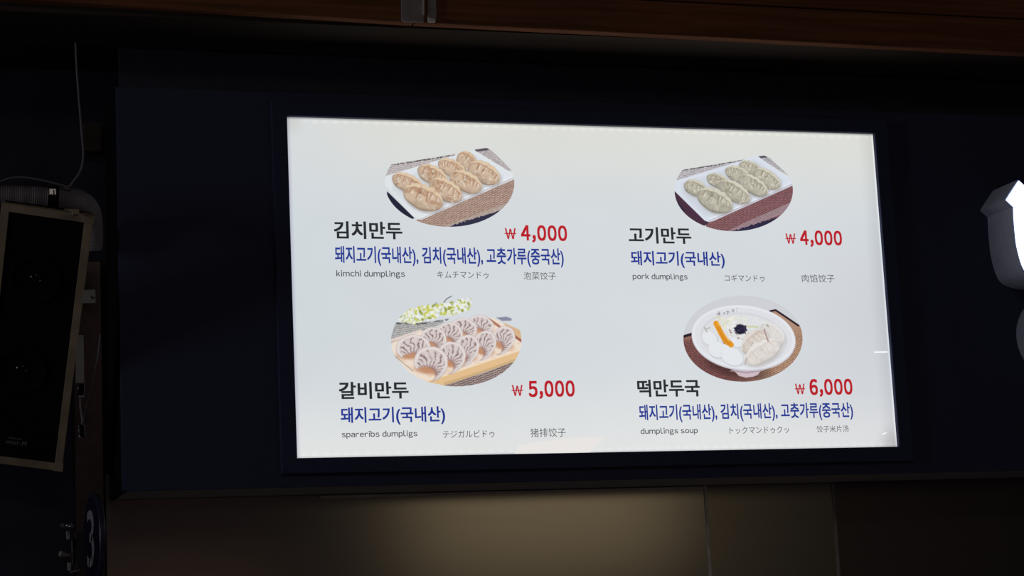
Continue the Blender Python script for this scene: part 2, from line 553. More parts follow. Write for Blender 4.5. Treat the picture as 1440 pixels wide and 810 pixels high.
def photo_pork(U, V, paper):
    P = Paint(U, V, paper)
    gr = P.poly([(110, 300), (155, 192), (760, 90), (700, 150), (130, 288)])
    P.weave(gr, (200, 196, 200), 3, -9, 0.78, 16, 10)
    P.shade(P.line([(160, 196), (450, 152), (760, 98)], 12)*sm(0.35, 0.6, fbm(U/14, V/9, 5)), 0.45)
    gr = P.poly([(885, 72), (965, 55), (1160, 240), (1120, 220)])
    P.weave(gr, (196, 192, 198), 4, 40, 0.76, 16, 10)
    P.line([(890, 73), (955, 64)], 20, (88, 84, 96))
    mt = P.poly([(400, 680), (1210, 320), (1230, 560), (1000, 860), (480, 860)])
    P.weave(mt, (150, 104, 108), 7, -27, 0.68, 17, 15)
    fr = P.poly([(600, 745), (820, 640), (1210, 470), (1240, 540), (1070, 600), (680, 760)])
    P.weave(fr*0.7, (190, 170, 178), 9, 20, 0.70, 13, 9)
    n = (fbm(U/14, V/14, 12)-0.5)*24
    P.put(sm(-3, 3, (V-n)-(745-(U-650)*0.315))*sm(640, 670, U), (48, 44, 70))
    P.poly([(110, 370), (440, 665), (300, 760), (60, 640)], (74, 50, 66))
    P.poly([(100, 420), (220, 560), (80, 640)], (52, 44, 60), 30)
    P.poly([(395, 650), (115, 375), (115, 290), (700, 112), (870, 55), (1210, 300), (1205, 326), (470, 655), (430, 662)], (216, 222, 234))
    P.poly([(400, 610), (180, 400), (190, 310), (720, 140), (860, 100), (1110, 280), (1090, 330), (470, 600)], (206, 212, 222), 40)
    P.line([(440, 650), (800, 496), (1190, 318)], 10, (190, 192, 204), 8)
    P.line([(440, 636), (800, 482), (1180, 306)], 9, (232, 236, 244), 8)
    B, D, L = (188, 184, 168), (138, 130, 112), (216, 212, 194)
    for (cx, cy, a, b, g, sd) in ((806, 172, 104, 58, 22, 31), (692, 228, 118, 66, 22, 4), (514, 290, 108, 60, 24, 15), (305, 352, 104, 68, 22, 6),
                                  (962, 270, 138, 72, 34, 47), (835, 330, 150, 74, 32, 8), (668, 390, 158, 78, 34, 19), (485, 470, 172, 96, 26, 10)):
        P.dumpling(cx, cy, a*1.02, b*1.10, g, B, D, L, sd, 0.42)
    return P.img


def photo_ribs(U, V, paper):
    P = Paint(U, V, paper)
    gr = P.poly([(100, 400), (140, 262), (520, 255), (380, 330)])
    P.weave(gr, (192, 191, 190), 3, 8, 0.74, 15, 12)
    P.shade(P.line([(140, 268), (330, 272), (540, 240)], 14)*sm(0.4, 0.6, fbm(U/16, V/9, 8)), 0.55)
    # flowers
    reg = P.poly([(160, 240), (240, 150), (330, 130), (520, 120), (690, 70), (730, 100), (660, 215), (420, 285), (300, 285)], f=30)
    rnd = random.Random(5)
    for i in range(260):
        t = rnd.random()
        x = 170+t*550
        y = 240-t*125+rnd.uniform(-60, 58)*(1-0.2*t)
        g = rnd.random()
        c = (236, 238, 232) if g < 0.50 else ((196, 200, 92) if g < 0.74 else ((150, 158, 70) if g < 0.88 else (214, 218, 160)))
        m, *_ = P.ell(x, y, rnd.uniform(8, 19), rnd.uniform(7, 14), rnd.uniform(0, 180), None, 6, 0.85)
        P.put(m*np.clip(reg*1.5, 0, 1), c)
    P.line([(508, 110), (530, 82), (566, 62)], 7, (110, 112, 112))
    P.line([(440, 130), (455, 110)], 6, (150, 152, 150))
    P.poly([(905, 225), (985, 218), (1025, 232), (1020, 248), (950, 250)], (138, 140, 162), 10)
    # wooden board
    P.line([(108, 400), (330, 325)], 22, (222, 208, 200))
    P.line([(108, 412), (260, 372)], 8, (188, 168, 156))
    P.poly([(95, 470), (120, 415), (330, 330), (800, 215), (900, 235), (1110, 360), (1110, 480), (400, 720), (240, 640), (140, 520)], (236, 220, 205), 8)
    P.poly([(960, 262), (1110, 330), (1110, 410), (1030, 370)], (216, 178, 138), 10)
    P.line([(815, 222), (870, 250), (930, 292)], 20, (178, 124, 104))
    P.line([(1040, 362), (1100, 405)], 18, (156, 96, 80))
    n = fbm(U/40, V/14, 21)
    P.put(sm(0.45, 0.75, n)*0.5*P.poly([(140, 520), (560, 480), (900, 470), (1110, 400), (1110, 470), (400, 700), (270, 640)], f=30), (222, 178, 140))
    P.poly([(380, 712), (600, 640), (1110, 470), (1130, 530), (520, 742)], (226, 190, 142), 6)
    P.shade(P.line([(520, 728), (800, 640), (1110, 530)], 26)*0.5, 0.82)
    P.line([(300, 668), (400, 702), (600, 636), (1100, 466)], 9, (238, 218, 190), 8)
    mt = P.poly([(490, 748), (800, 648), (1130, 528), (1130, 640), (900, 850), (600, 850)])
    P.weave(mt, (182, 160, 156), 8, -22, 0.55, 17, 14)
    P.line([(140, 520), (275, 632)], 6, (166, 158, 156))
    for (x0, x1, y0, y1, r, sd) in ((690, 885, 208, 338, 14, 2), (560, 762, 232, 362, 12, 3), (460, 652, 262, 412, 14, 4), (335, 528, 298, 450, 12, 5), (150, 404, 355, 535, -8, 6),
                                    (880, 1044, 288, 462, 28, 7), (736, 902, 322, 506, 26, 8), (592, 772, 352, 546, 26, 9), (466, 672, 408, 596, 16, 10), (284, 536, 446, 650, 8, 11)):
        P.crescent(x0, x1, y0, y1, r, sd)
    fade = sm(180, 20, V)*sm(600, 760, U)
    P.put(fade*0.6, paper/255.0)
    return P.img


def photo_soup(U, V, paper):
    P = Paint(U, V, (206, 208, 213))
    mt = P.poly([(90, 402), (200, 372), (600, 300), (870, 180), (1075, 310), (1140, 420), (1100, 900), (100, 900)])
    tt = sm(300, 900, U)[..., None]
    P.weave(mt, (140, 92, 90), 3, -25, 0.62, 15, 13)
    P.weave(mt*sm(450, 950, U), (196, 156, 130), 5, -25, 0.70, 15, 13)
    P.put(mt*sm(460, 380, V)*sm(200, 160, U)*0.7, (176, 136, 112))
    P.put(mt*sm(420, 250, V)*0.7, (184, 148, 128))
    P.line([(105, 400), (200, 372)], 22, (44, 34, 46))
    P.line([(828, 188), (872, 180), (950, 232), (1058, 306)], 15, (46, 32, 42))
    P.shade(P.ell(560, 640, 260, 90, 12, None, 60)[0]*0.7, 0.62)
    P.poly([(500, 640), (775, 640), (728, 706), (690, 722), (630, 730), (575, 716)], (206, 188, 196), 10)
    P.line([(510, 672), (640, 688), (770, 668)], 12, (172, 148, 158), 12)
    P.ell(612, 412, 424, 262, 6, (202, 202, 212), 6)
    P.ell(611, 402, 422, 260, 6, (228, 230, 236), 6)
    P.ell(609, 400, 398, 238, 6, (221, 223, 229), 12)
    P.ell(612, 412, 352, 210, 7, (208, 210, 216), 16)
    P.ell(612, 416, 342, 203, 7, (219, 221, 223), 16)
    rn = fbm(U/60, V/40, 4)
    P.put(P.ell(612, 416, 335, 198, 7, None, 16)[0]*sm(0.5, 0.8, rn)*0.4, (232, 233, 234))
    # rice cakes
    for (x, y, a, b, g) in ((335, 410, 66, 52, 40), (395, 500, 72, 62, 35), (500, 520, 84, 66, 30), (520, 560, 94, 66, 24), (560, 440, 60, 40, 10)):
        P.ell(x+4, y+6, a+3, b+4, g, (192, 195, 202), 14, 0.8)
        P.ell(x, y, a, b, g, (228, 231, 235), 8)
    # cream dumplings
    B, D, L = (222, 214, 206), (190, 172, 160), (232, 228, 222)
    P.dumpling(845, 375, 116, 78, 40, (222, 219, 216), (202, 192, 185), (228, 226, 224), 5, 0.12, 0.55)
    P.dumpling(700, 435, 128, 80, -42, (217, 209, 201), (180, 160, 148), (226, 220, 214), 6, 0.3, 0.7)
    P.dumpling(768, 525, 164, 88, -30, (225, 220, 215), (200, 186, 177), (232, 229, 226), 9, 0.22, 0.6)
    P.line([(690, 445), (655, 510), (622, 620)], 8, (176, 160, 152), 10)
    P.line([(640, 560), (660, 500), (705, 440)], 10, (236, 230, 224), 10)
    P.line([(780, 338), (812, 432)], 14, (172, 150, 146), 8)
    P.line([(792, 345), (818, 425)], 6, (226, 216, 210), 6)
    # egg, scallion and zucchini shreds at the back
    rnd = random.Random(9)
    for i in range(80):
        x, y = rnd.uniform(400, 640), rnd.uniform(235, 330)
        dx, dy = rnd.uniform(-30, 30), rnd.uniform(-14, 14)
        P.line([(x, y), (x+dx, y+dy)], rnd.uniform(5, 11), rnd.choice([(232, 230, 208), (236, 236, 228), (216, 214, 176), (228, 224, 196), (238, 238, 236)]), 6)
    for i in range(26):
        x, y = rnd.uniform(480, 640), rnd.uniform(340, 420)
        P.line([(x, y), (x+rnd.uniform(-18, 18), y+rnd.uniform(-18, 18))], rnd.uniform(5, 9), rnd.choice([(232, 230, 222), (222, 206, 190), (238, 238, 236), (206, 190, 176)]), 6)
    P.line([(655, 312), (730, 318)], 13, (204, 208, 168), 8)
    for (x, y, x2, y2) in ((290, 315, 300, 340), (305, 335, 312, 358), (312, 330, 340, 322)):
        P.line([(x, y), (x2, y2)], 7, (170, 170, 162), 8)
    P.line([(800, 300), (815, 315)], 9, (150, 150, 140), 7)
    # carrot shred
    P.line([(388, 285), (420, 370), (455, 445), (515, 470)], 16, (150, 100, 50), 12)
    P.line([(388, 288), (430, 370), (470, 430), (510, 462)], 44, (228, 152, 42), 6)
    P.line([(400, 282), (445, 365), (490, 430)], 10, (240, 184, 84), 8)
    P.line([(402, 320), (440, 400), (492, 458)], 5, (190, 112, 26), 6)
    P.line([(415, 310), (462, 405), (505, 455)], 5, (202, 122, 30), 6)
    # laver shreds
    P.ell(585, 336, 44, 40, 0, (44, 40, 62), 16)
    for i in range(60):
        an = rnd.uniform(0, 6.28)
        rr = rnd.uniform(5, 50)
        x, y = 585+rr*math.cos(an), 336+rr*math.sin(an)*0.9
        dx, dy = rnd.uniform(-16, 16), rnd.uniform(-16, 16)
        P.line([(x, y), (x+dx, y+dy)], rnd.uniform(7, 14), rnd.choice([(40, 38, 62), (52, 46, 70), (30, 30, 48), (66, 60, 84)]), 5)
    for (x, y) in ((500, 345), (508, 362), (568, 410)):
        P.ell(x, y, 10, 7, 20, (176, 150, 140), 6)
    # tiny unreadable lettering fired on the bowl's rim
    for i, (x, y) in enumerate(((412, 205), (446, 196), (482, 190), (520, 184), (556, 178))):
        for k in range(5 if i not in (1, 4) else 2):
            ax, ay = x+rnd.uniform(-11, 11), y+rnd.uniform(-13, 13)
            P.line([(ax, ay), (ax+rnd.choice((-9, 9, 0)), ay+rnd.choice((0, 9, 4)))], 4.5, (128, 126, 132) if i else (96, 94, 102), 5)
    return P.img


def grid_mesh(name, X, Y, Z, rgb, keep=None):
    h, w = X.shape
    co = np.stack([X, Y, Z], -1).reshape(-1, 3)
    idx = np.arange(h*w).reshape(h, w)
    q = np.stack([idx[:-1, :-1], idx[:-1, 1:], idx[1:, 1:], idx[1:, :-1]], -1).reshape(-1, 4)
    me = bpy.data.meshes.new(name)
    me.vertices.add(len(co))
    me.vertices.foreach_set('co', co.astype(np.float32).ravel())
    me.loops.add(len(q)*4)
    me.loops.foreach_set('vertex_index', q.astype(np.int32).ravel())
    me.polygons.add(len(q))
    me.polygons.foreach_set('loop_start', np.arange(0, len(q)*4, 4, dtype=np.int32))
    me.update(calc_edges=True)
    at_ = me.attributes.new('print', 'FLOAT_COLOR', 'POINT')
    c = np.concatenate([to_lin(np.clip(rgb, 0, 1)).reshape(-1, 3), np.ones((h*w, 1))], 1)
    at_.data.foreach_set('color', c.astype(np.float32).ravel())
    return me


# --- the backlit film itself
W, H = 520, 280
gx, gz = np.meshgrid(np.linspace(-PX+0.0003, PX-0.0003, W), np.linspace(PZ-0.0003, -PZ+0.0003, H))
u, v = (gx+PX)/(2*PX), (PZ-gz)/(2*PZ)
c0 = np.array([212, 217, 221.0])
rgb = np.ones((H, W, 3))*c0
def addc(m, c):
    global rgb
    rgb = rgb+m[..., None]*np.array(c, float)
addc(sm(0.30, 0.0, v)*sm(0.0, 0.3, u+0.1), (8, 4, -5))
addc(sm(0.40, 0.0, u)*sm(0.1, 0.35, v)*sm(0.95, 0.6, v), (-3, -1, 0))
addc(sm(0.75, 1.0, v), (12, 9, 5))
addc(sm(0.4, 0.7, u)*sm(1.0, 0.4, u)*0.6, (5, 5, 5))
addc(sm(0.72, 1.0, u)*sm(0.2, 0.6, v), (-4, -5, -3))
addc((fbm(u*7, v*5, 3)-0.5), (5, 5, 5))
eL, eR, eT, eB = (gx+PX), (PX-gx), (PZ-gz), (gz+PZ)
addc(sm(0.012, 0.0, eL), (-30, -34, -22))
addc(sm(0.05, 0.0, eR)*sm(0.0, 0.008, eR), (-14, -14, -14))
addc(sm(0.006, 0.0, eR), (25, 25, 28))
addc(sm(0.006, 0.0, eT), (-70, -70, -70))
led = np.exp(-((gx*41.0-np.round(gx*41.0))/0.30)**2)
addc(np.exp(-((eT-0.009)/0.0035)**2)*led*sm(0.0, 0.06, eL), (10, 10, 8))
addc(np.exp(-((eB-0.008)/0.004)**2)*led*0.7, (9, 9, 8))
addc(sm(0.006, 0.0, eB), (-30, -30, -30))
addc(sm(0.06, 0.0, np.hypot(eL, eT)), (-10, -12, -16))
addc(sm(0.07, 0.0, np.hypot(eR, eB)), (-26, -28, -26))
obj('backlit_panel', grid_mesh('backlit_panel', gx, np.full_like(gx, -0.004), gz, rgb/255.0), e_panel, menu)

# --- the four oval food photographs
PHOTOS = ((photo_kimchi, 632.2, 258.0, 91.0, 61.0, 530, 200, 6.229, 'oval printed photo of orange kimchi dumplings on a white plate'),
          (photo_pork, 1031.8, 267.8, 83.2, 57.4, 930, 210, 6.48, 'oval printed photo of pale pork dumplings on a white plate'),
          (photo_ribs, 641.5, 478.8, 91.7, 64.6, 530, 405, 5.4, 'oval printed photo of pleated dumplings on a wooden board with flowers'),
          (photo_soup, 1044.8, 476.2, 83.8, 60.6, 940, 405, 5.786, 'oval printed photo of dumpling soup in a white bowl'))
DD = _F*F_PX
for fn, cx, cy, a, b, ox, oy, sc, lab in PHOTOS:
    nr, na = 90, 420
    rr, aa = np.meshgrid(np.sqrt(np.linspace(0.00005, 1, nr)), np.linspace(0, 2*math.pi, na))
    # rings keep the oval outline exact; a denser square lattice is not needed
    gu, gv = np.meshgrid(np.linspace(-1, 1, 420), np.linspace(-1, 1, 290))
    # map the square onto the disc
    du, dv = gu*np.sqrt(1-gv**2/2), gv*np.sqrt(1-gu**2/2)
    px, py = cx+a*du, cy+b*dv
    d = DD + R2*(px-720)[..., None] + U2*(405-py)[..., None]
    Pw = CAM + d*((-0.0045-CAM[1])/d[..., 1])[..., None]
    iu = np.clip(((Pw[..., 0]+PX)/(2*PX)*(W-1)).round().astype(int), 0, W-1)
    iv = np.clip(((PZ-Pw[..., 2])/(2*PZ)*(H-1)).round().astype(int), 0, H-1)
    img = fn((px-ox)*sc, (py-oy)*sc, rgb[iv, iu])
    d = DD + R2*(px-720)[..., None] + U2*(405-py)[..., None]
    Pw = CAM + d*((-0.0045-CAM[1])/d[..., 1])[..., None]
    obj('printed_photo', grid_mesh('printed_photo', Pw[..., 0], Pw[..., 1], Pw[..., 2], img), e_panel, menu, lab)


# --- lettering
def text_mesh(body, bold, spacing=1.0, offset=0.0):
    """heavier strokes come from four copies of the glyphs shifted by the added half-width"""
    c = bpy.data.curves.new('lettering', 'FONT')
    c.body = body
    c.space_character = spacing
    c.offset = offset
    c.resolution_u = 4
    o = bpy.data.objects.new('lettering', c)
    COL.objects.link(o)
    bpy.context.view_layer.update()
    me = bpy.data.meshes.new_from_object(o.evaluated_get(bpy.context.evaluated_depsgraph_get()))
    bpy.data.objects.remove(o)
    if bold <= 0:
        return me
    n = len(me.vertices)
    co = np.zeros(n*3)
    me.vertices.foreach_get('co', co)
    co = co.reshape(-1, 3)
    fs = [tuple(p.vertices) for p in me.polygons]
    V, Fc = [], []
    for k, (dx, dy) in enumerate(((-1, -1), (1, -1), (1, 1), (-1, 1))):
        V.append(co+np.array([dx*bold*0.9, dy*bold*0.75, 0]))
        Fc += [tuple(i+k*n for i in f) for f in fs]
    out = bpy.data.meshes.new('lettering')
    out.from_pydata(np.concatenate(V).tolist(), [], Fc)
    return out


WIDE = {c: chr(ord(c)+0xFEE0) for c in '0123456789,abcdefghijklmnopqrstuvwxyz'}
WIDE['₩'] = '￦'
_glyph = {}


def composed(body, bold, gap, space=0.30):
    """sans lettering set glyph by glyph from the wide forms, so digits and Latin match the Korean face"""
    V, Fc, x = [], [], 0.0
    for ch in body:
        if ch == ' ':
            x += space
            continue
        key = (ch, bold)
        if key not in _glyph:
            me = text_mesh(WIDE[ch], bold)
            c = np.zeros(len(me.vertices)*3)
            me.vertices.foreach_get('co', c)
            _glyph[key] = (c.reshape(-1, 3), [tuple(p.vertices) for p in me.polygons])
        c, fs = _glyph[key]
        off = len(V)
        lo, hi = c[:, 0].min(), c[:, 0].max()
        V += [(p[0]-lo+x, p[1], 0) for p in c]
        Fc += [tuple(i+off for i in f) for f in fs]
        x += hi-lo+gap
    me = bpy.data.meshes.new('lettering')
    me.from_pydata(V, [], Fc)
    return me


def print_text(body, xl_, xr_, yt, yb, m, bold, label, y=-0.0048, spacing=1.0):
    if all(c in WIDE or c == ' ' for c in body):
        me = composed(body, bold, 0.10 if body[0].isdigit() else 0.085)
    else:
        me = text_mesh(body, bold, spacing)
    co = np.zeros(len(me.vertices)*3)
    me.vertices.foreach_get('co', co)
    co = co.reshape(-1, 3)
    lo, hi = co.min(0), co.max(0)
    xm, ym = (xl_+xr_)/2, (yt+yb)/2
    X0, X1 = at(xl_, ym, y).x, at(xr_, ym, y).x
    Z1, Z0 = at(xm, yt, y).z, at(xm, yb, y).z
    out = np.zeros_like(co)
    out[:, 0] = X0+(co[:, 0]-lo[0])/(hi[0]-lo[0])*(X1-X0)
    out[:, 1] = y
    out[:, 2] = Z0+(co[:, 1]-lo[1])/(hi[1]-lo[1])*(Z1-Z0)
    me.vertices.foreach_set('co', out.ravel())
    me.update()
    obj('lettering', me, m, menu, label)


KO, WON, BL, GR = 'black lettering of the dish name', 'red printed price', 'blue lettering of the ingredients and their origin', 'small grey translated dish name'
LONG = '돼지고기(국내산), 김치(국내산), 고춧가루(중국산)'
for t in (('김치만두', 469.4, 565.7, 311.5, 336.2, e_black, .030, KO), ('₩', 709.5, 726.1, 320.8, 336.2, e_red, .014, WON), ('4,000', 732.6, 797.4, 316.7, 341.4, e_red, .036, WON),
          (LONG, 471, 792.5, 347.4, 374.8, e_blue, .024, BL),
          ('kimchi dumplings', 472.8, 569.4, 380.3, 391.4, e_grey, .018, GR), ('キムチマンドゥ', 615, 687, 381.5, 391.7, e_grey, .0, GR), ('泡菜饺子', 736.3, 781.7, 382.5, 393.3, e_grey, .0, GR),
          ('갈비만두', 476.5, 574.6, 536.7, 561, e_black, .030, KO), ('₩', 719.3, 735.7, 541.3, 556.7, e_red, .014, WON), ('5,000', 743.1, 808.2, 535.1, 560.9, e_red, .036, WON),
          ('돼지고기(국내산)', 479, 625.9, 572.0, 597.5, e_blue, .024, BL),
          ('spareribs dumpligs', 480.5, 587, 605.8, 616.6, e_grey, .018, GR), ('テジガルビドゥ', 622.8, 695.3, 605, 615.6, e_grey, .0, GR), ('猪排饺子', 745.9, 795.6, 602, 614.4, e_grey, .0, GR),
          ('고기만두', 884, 972, 319.5, 342.7, e_black, .030, KO), ('₩', 1104.4, 1119.2, 328.2, 342.7, e_red, .014, WON), ('4,000', 1125, 1184, 324.1, 347.4, e_red, .036, WON),
          ('돼지고기(국내산)', 887.2, 1019, 353.2, 377, e_blue, .024, BL),
          ('pork dumplings', 889.7, 966.8, 384.6, 395, e_grey, .018, GR), ('コギマンドゥ', 1019, 1075, 386, 396, e_grey, .0, GR), ('肉馅饺子', 1127.6, 1173.5, 385.9, 397, e_grey, .0, GR),
          ('떡만두국', 896.2, 984.1, 533.6, 558, e_black, .030, KO), ('₩', 1117.7, 1132.2, 539.5, 554.3, e_red, .014, WON), ('6,000', 1138.4, 1198.8, 532.7, 558, e_red, .036, WON),
          (LONG, 898.6, 1199.5, 567.2, 592.5, e_blue, .024, BL),
          ('dumplings soup', 900.8, 981.3, 601.5, 612, e_grey, .018, GR), ('トックマンドゥクッ', 1026, 1109.7, 599.7, 609.8, e_grey, .0, GR), ('饺子米片汤', 1148.5, 1193.3, 598.4, 607.8, e_grey, .0, GR)):
    print_text(*t)

# --- paler emissive patch laid on the panel's lower edge, two scratches
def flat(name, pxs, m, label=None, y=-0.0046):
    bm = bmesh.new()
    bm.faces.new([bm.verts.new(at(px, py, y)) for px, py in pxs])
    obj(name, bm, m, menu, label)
flat('pale_patch', [(723, 639), (729, 627), (745, 623.5), (775, 619), (800, 616), (825, 614.5), (852, 615), (846, 620), (829, 636.5), (780, 638.5)], e_pale, 'paler patch at the lower edge')
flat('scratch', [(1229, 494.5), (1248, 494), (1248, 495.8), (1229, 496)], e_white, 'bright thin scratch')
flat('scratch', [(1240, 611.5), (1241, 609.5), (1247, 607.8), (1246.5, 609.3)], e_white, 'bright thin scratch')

# ---------------------------------------------------------------- lit channel letters
LY = -0.125
def channel(pts_front, name, label, hole=None):
    t = thing(name, label, 'sign letter', (pts_front[0].x, 0, pts_front[0].z), 'lit channel letters of the shop sign')
    n = len(pts_front)
    c = sum(pts_front, Vector())/n
    # returns: the folded metal sides
    bm = bmesh.new()
    loops = [pts_front] + ([hole] if hole else [])
    for lp in loops:
        k = len(lp)
        f = [bm.verts.new(p) for p in lp]
        b = [bm.verts.new((p.x, -0.0005, p.z)) for p in lp]
        for i in range(k):
            bm.faces.new((f[i], b[i], b[(i+1) % k], f[(i+1) % k]))
    ob = obj('side_return', bm, m_return, t)
    s = ob.modifiers.new('thickness', 'SOLIDIFY')
    s.thickness = 0.002
    s.offset = 0
    # acrylic face, set just inside the folded edge
    def inset(lp, k, off):
        out = []
        for i in range(len(lp)):
            a, b_, c_ = lp[i-1], lp[i], lp[(i+1) % len(lp)]
            d1 = Vector((b_.x-a.x, 0, b_.z-a.z)).normalized()
            d2 = Vector((c_.x-b_.x, 0, c_.z-b_.z)).normalized()
            nn = (Vector((-d1.z, 0, d1.x))+Vector((-d2.z, 0, d2.x))).normalized()
            co = max(0.4, nn.dot(Vector((-d1.z, 0, d1.x))))
            out.append(Vector((b_.x, off, b_.z))+nn*(k/co))
        return out
    area2 = sum(pts_front[i-1].x*pts_front[i].z-pts_front[i].x*pts_front[i-1].z for i in range(n))
    k = 0.0035 if area2 > 0 else -0.0035
    ins = inset(pts_front, k, LY-0.004)
    if hole:
        ih = inset(hole, -k, LY-0.004)
        bm = bmesh.new()
        m_ = len(ins)
        for yy in (LY-0.004, LY+0.004):
            a = [bm.verts.new((p.x, yy, p.z)) for p in ins]
            b = [bm.verts.new((p.x, yy, p.z)) for p in ih]
            for i in range(m_):
                bm.faces.new((a[i], a[(i+1) % m_], b[(i+1) % m_], b[i]))
    else:
        bm = prism(ins, (0, 0.008, 0))
    obj('lit_face', bm, e_face, t, 'glowing white acrylic face')
    return t

crv = [Vector(at(x, y, LY)) for x, y in ((1424.5, 291), (1426, 318), (1430, 350), (1440, 380), (1456, 391), (1478, 395))]
stroke = [at(1413.5, 281, LY)] + spline(crv, 6) + [at(x, y, LY) for x, y in ((1530, 395), (1560, 392), (1562, 350), (1530, 352), (1500, 352), (1478, 344), (1467, 326), (1463, 300), (1462, 280), (1432, 253))]
channel(stroke, 'channel_letter', 'upper hooked sign letter with glowing white face and grey metal sides')
cc = at(1521, 464, LY)
pr = (at(1575, 464, LY)-cc).length
ring = [cc+Vector((math.cos(a)*pr, 0, math.sin(a)*pr)) for a in np.linspace(0, 2*math.pi, 65)[:-1]]
ringi = [cc+Vector((math.cos(a)*pr*0.55, 0, math.sin(a)*pr*0.55)) for a in np.linspace(0, 2*math.pi, 65)[:-1]]
channel(ring, 'channel_letter', 'lower round sign letter of which only the curved grey side shows', ringi)

# ---------------------------------------------------------------- loudspeaker, tilted forward
from mathutils import Euler
SA, SB, SC = 0.5929607, 0.15862684, -0.11848858
SM = Matrix.Translation((-1.21755736, -0.23422746, 0.10453239)) @ (Matrix.Rotation(SC, 4, 'Z') @ Matrix.Rotation(SB, 4, 'Y') @ Matrix.Rotation(SA, 4, 'X'))
SW, SH, SD = 0.192, 0.62, 0.032
spk = thing('loudspeaker', 'tilted black loudspeaker with thin tan wooden edges and a maker plate', 'loudspeaker', SM @ Vector((-SW/2, 0.05, -SH)))
rw = 0.0175
obj('cabinet', boxm((-SW+0.004, 0.012, -SH+0.004), (-0.004, SD, -0.004), 0.003, SM), m_black, spk)
obj('front_cloth', boxm((-SW+rw, 0.004, -SH+rw), (-rw, 0.0115, -rw), 0.0, SM), m_black, spk)
for lo, hi in (((-SW, 0, -SH), (-SW+rw, 0.0115, 0)), ((-rw, 0, -SH), (0, 0.0115, 0)),
               ((-SW+rw, 0, -SH), (-rw, 0.0115, -SH+rw)), ((-SW+rw, 0, -rw), (-rw, 0.0115, 0))):
    obj('edge_rail', boxm(lo, hi, 0.0012, SM), m_rail, spk)
for lo in ((-rw-0.003, -0.001, -rw), (-rw-0.003, -0.001, -SH-0.001)):
    obj('corner_piece', boxm(lo, (0.002, 0.012, lo[2]+rw+0.001), 0.001, SM), m_rail, spk)
obj('mounting_lip', boxm((-SW, 0.02, -SH-0.010), (-SW*0.42, 0.05, -SH-0.0005), 0.001, SM), m_rail, spk)
def on_speaker(px, py, off=0.0):
    """point of the speaker front plane behind an image position"""
    o_ = Vector(CAM)
    d = at(px, py) - o_
    n = (SM.to_3x3() @ Vector((0, 1, 0)))
    p0 = SM @ Vector((0, off, 0))
    t = (p0-o_).dot(n)/d.dot(n)
    return SM.inverted() @ (o_+d*t)
for px, py in ((50, 394), (30, 522)):
    q = on_speaker(px, py)
    mw = SM @ Matrix.Translation((q.x, 0.004, q.z)) @ Matrix.Rotation(math.radians(90), 4, 'X')
    prof = [(0.062, -0.001), (0.062, 0.004), (0.057, 0.006), (0.050, 0.0015), (0.026, -0.0008)]
    prof = [(0.058, -0.001), (0.058, 0.003), (0.052, 0.0045), (0.046, 0.001), (0.024, -0.001)]
    obj('driver', lathe(prof, 32, mw), m_black, spk, smooth=True)
    prof = [(0.015, 0.0)] + [(0.015*math.cos(k*math.pi/16), 0.001+0.007*math.sin(k*math.pi/16)) for k in range(9)]
    obj('dust_cap', lathe(prof, 32, mw), m_gloss, spk, smooth=True)
# maker plate lettering
me = text_mesh('inter-M', 0, 1.0, .015)
co = np.zeros(len(me.vertices)*3); me.vertices.foreach_get('co', co); co = co.reshape(-1, 3)
lo, hi = co.min(0), co.max(0)
qa, qb = on_speaker(8, 624), on_speaker(37, 626)
qt = on_speaker(20, 617)
hh = 0.0115
for v_ in me.vertices:
    k = (v_.co.x-lo[0])/(hi[0]-lo[0])
    v_.co = SM @ Vector((qa.x+(qb.x-qa.x)*k, 0.003, qa.z-0.001+(v_.co.y-lo[1])/(hi[1]-lo[1])*hh))
obj('maker_lettering', me, m_logo, spk, 'small grey lettering near the lower edge')
obj('maker_bar', boxm((qa.x+0.004, 0.0025, qa.z+hh+0.002), (qa.x+(qb.x-qa.x)*0.75, 0.0038, qa.z+hh+0.0035), 0, SM), m_logo, spk)
def card(name, pxs, y, m, parent, th=0.0012, label=None):
    return obj(name, prism([at(px, py, y) for px, py in pxs], (0, th, 0)), m, parent, label)
card('paper_tag', [(117, 408), (134, 407.3), (134.3, 426), (113, 426.5)], -0.30, m_paper, spk, label='pale tag with a black mark')
card('tag_mark', [(127, 417), (130, 416.5), (132.5, 419.5), (130, 420), (128, 419)], -0.3015, m_ink, spk, 0.001)
card('paper_tag', [(109.5, 471), (117.5, 471.5), (118.5, 538), (106.5, 538.5), (106.5, 500)], -0.42, m_paper, spk)
obj('plug', prism([at(px, py, -0.40) for px, py in ((109.5, 540), (119, 540), (118.5, 556), (109, 556))], (0, 0.012, 0), 0.001), m_gloss, spk)
card('plug_edge', [(110.5, 556.3), (118.5, 556.3), (118.5, 558.2), (110.5, 558.4)], -0.40, m_clamp, spk, 0.008)
obj('speaker_cable', tube(spline([at(x, y, -0.39) for x, y in ((113, 558), (113, 572), (115, 585), (115.5, 598))], 6), 0.0018, 8), m_cable, spk, smooth=True)
obj('socket', prism([at(px, py, -0.40) for px, py in ((110, 597), (119, 597), (120, 614), (111, 615))], (0, 0.012, 0), 0.0015), m_gloss, spk)
card('socket_edge', [(111, 613.5), (114, 613.5), (114, 615.5), (111, 615.5)], -0.402, m_clamp, spk, 0.004)
obj('speaker_cable', tube(spline([at(x, y, 0.1) for x, y in ((141, 470), (137, 505), (128, 545), (120, 575), (117, 595))], 6), 0.0016, 8), m_duct, spk, smooth=True)

